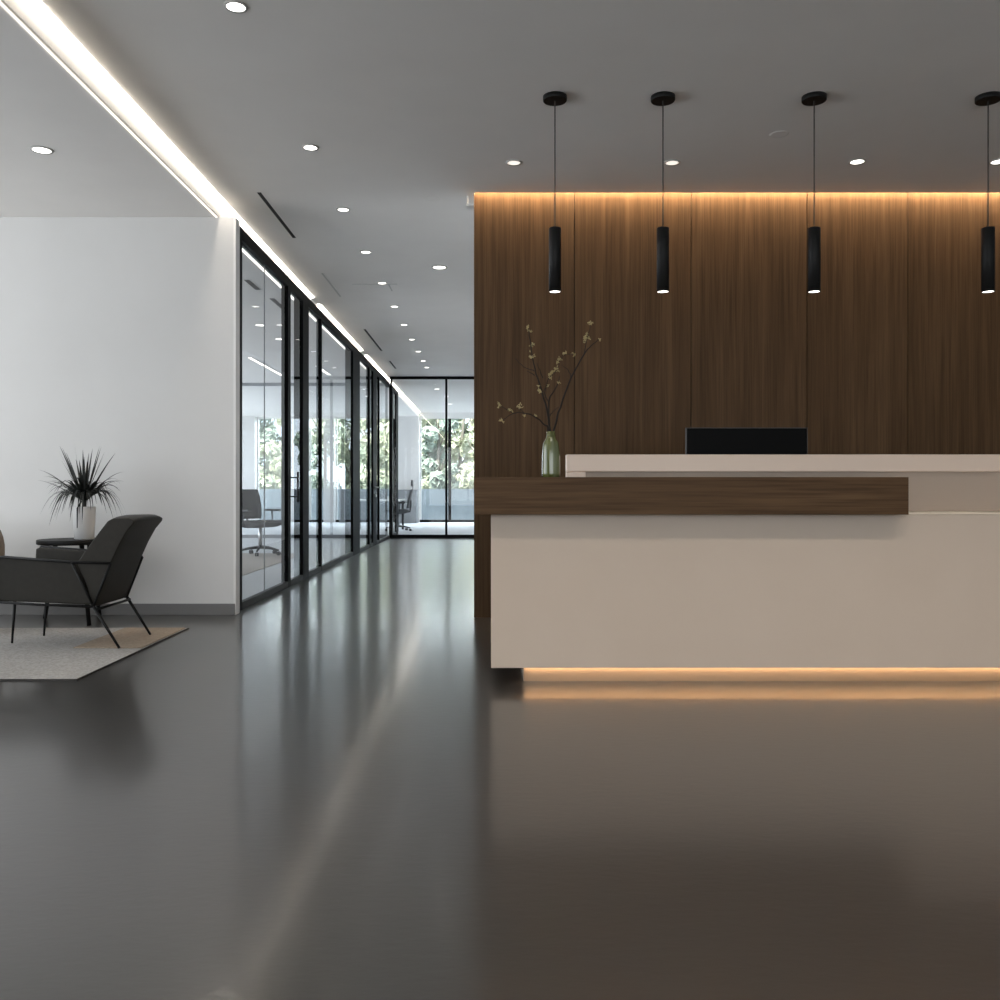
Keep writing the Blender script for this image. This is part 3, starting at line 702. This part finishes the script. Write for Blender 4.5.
# ------------------------------------------------------------------ office furniture behind the glass
rr = tag(obj('office_rug', box(BM(), -6.2, -2.85, 9.4, 13.9, 0.002, 0.010, 0.002), M_rug_office), 'beige rug on the office floor behind the first glass pane', 'rug')
def office_chair(label, cat, headrest, fab):
    t = thing('office_chair', label, cat, (0, 0, 0))
    # faces +x; local coordinates
    bm = BM(); secs = []
    for y in (-0.25, -0.235, -0.1, 0.1, 0.235, 0.25):
        e = 0.014 if abs(y) > .24 else 0
        secs.append([Vector(p) for p in ((-0.24+e, y, .41), (0.08, y, .40+e), (0.24-e, y, .45), (0.30-e, y, .50), (0.27, y, .515-e), (0.1, y, .515-e), (-0.2, y, .525-e), (-0.25+e, y, .50))])
    loft(bm, secs); obj('seat', bm, fab, t, sub=1)
    bm = BM(); secs = []
    for z, x, w in ((0.54, -0.225, .20), (0.60, -0.235, .225), (0.74, -0.255, .235), (0.90, -0.295, .235), (0.975, -0.32, .225), (0.985, -0.325, .20)):
        secs.append([Vector((x+0.022-0.03*abs(s)**2*0, s*w, z)) for s in (-1, -.5, 0, .5, 1)] + [Vector((x-0.022, s*w, z)) for s in (1, .5, 0, -.5, -1)])
    loft(bm, secs); obj('backrest', bm, fab, t)
    bm = BM(); tube(bm, [(-0.10, 0, .44), (-0.27, 0, .46), (-0.295, 0, .60), (-0.30, 0, .74)], .018); obj('back_bracket', bm, M_plastic, t)
    if headrest:
        bm = BM(); tube(bm, [(-0.33, 0, .96), (-0.345, 0, 1.08)], .010); box(bm, -0.345, -0.305, -0.14, 0.14, 1.06, 1.21, .012); obj('headrest', bm, M_plastic, t)
    for s in (-1, 1):
        bm = BM(); tube(bm, [(-0.05, s*.24, .45), (-0.05, s*.29, .50), (-0.06, s*.29, .66)], .012); box(bm, -0.17, 0.10, s*.29-.035, s*.29+.035, .655, .685, .008); obj('armrest', bm, M_plastic, t)
    bm = BM(); tube(bm, [(0, 0, .45), (0, 0, .12)], [.026, .030]); obj('gas_column', bm, M_steel, t)
    for k in range(5):
        a = R(72*k+20); c, s = math.cos(a), math.sin(a)
        bm = BM(); tube(bm, [(0, 0, .12), (c*.17, s*.17, .105), (c*.30, s*.30, .075)], [.026, .020, .014]); o = obj('base_arm', bm, M_plastic, t)
        bm = BM()
        for q2 in (-.014, .014):
            ctr = Vector((c*.30-s*q2, s*.30+c*q2, .030)); ax = Vector((-s, c, 0))*.010
            tube(bm, [ctr-ax, ctr+ax], .028, 14)
        obj('caster', bm, M_plastic, o)
    return t
oc = office_chair('charcoal office chair on casters behind the first glass pane', 'office chair', False, M_mesh)
oc.location = (-3.46, 13.5, 0.010); oc.rotation_euler = (0, 0, R(-33))
fc = office_chair('tall office chair with headrest in the far room beyond the end glass', 'office chair', True, mat('grey chair mesh', (0.10, 0.105, 0.11), .7))
fc.location = (-2.20, 21.4, 0.002); fc.rotation_euler = (0, 0, R(180))
# far desk
fd = thing('office_desk', 'white desk in the far room beside the tall office chair', 'desk', (-2.55, 21.6, 0.002))
obj('desktop', box(BM(), -3.3, -2.12, 20.9, 22.3, 0.715, 0.745, .004), M_white, fd)
for x in (-3.24, -2.18):
    for y in (20.96, 22.24):
        obj('leg', box(BM(), x-.025, x+.025, y-.025, y+.025, 0.002, 0.715), M_plastic, fd)
bm = BM(); box(bm, -2.42, -2.20, 20.98, 21.25, 0.746, 0.83, .01); tag(obj('document_tray', bm, M_white), 'white document tray on the far desk edge', 'tray')
tag(obj('low_cabinet', box(BM(), -2.75, -2.18, YF-0.75, YF-0.27, 0.002, 0.98, .004), M_cab), 'low grey cabinet in front of the white facade pillar in the far room', 'cabinet')
tag(obj('low_cabinet', box(BM(), -4.45, -3.1, YF-0.6, YF-0.12, 0.002, 0.98, .004), M_cab), 'wide grey cabinet below the office window, seen through the wide pane', 'cabinet')
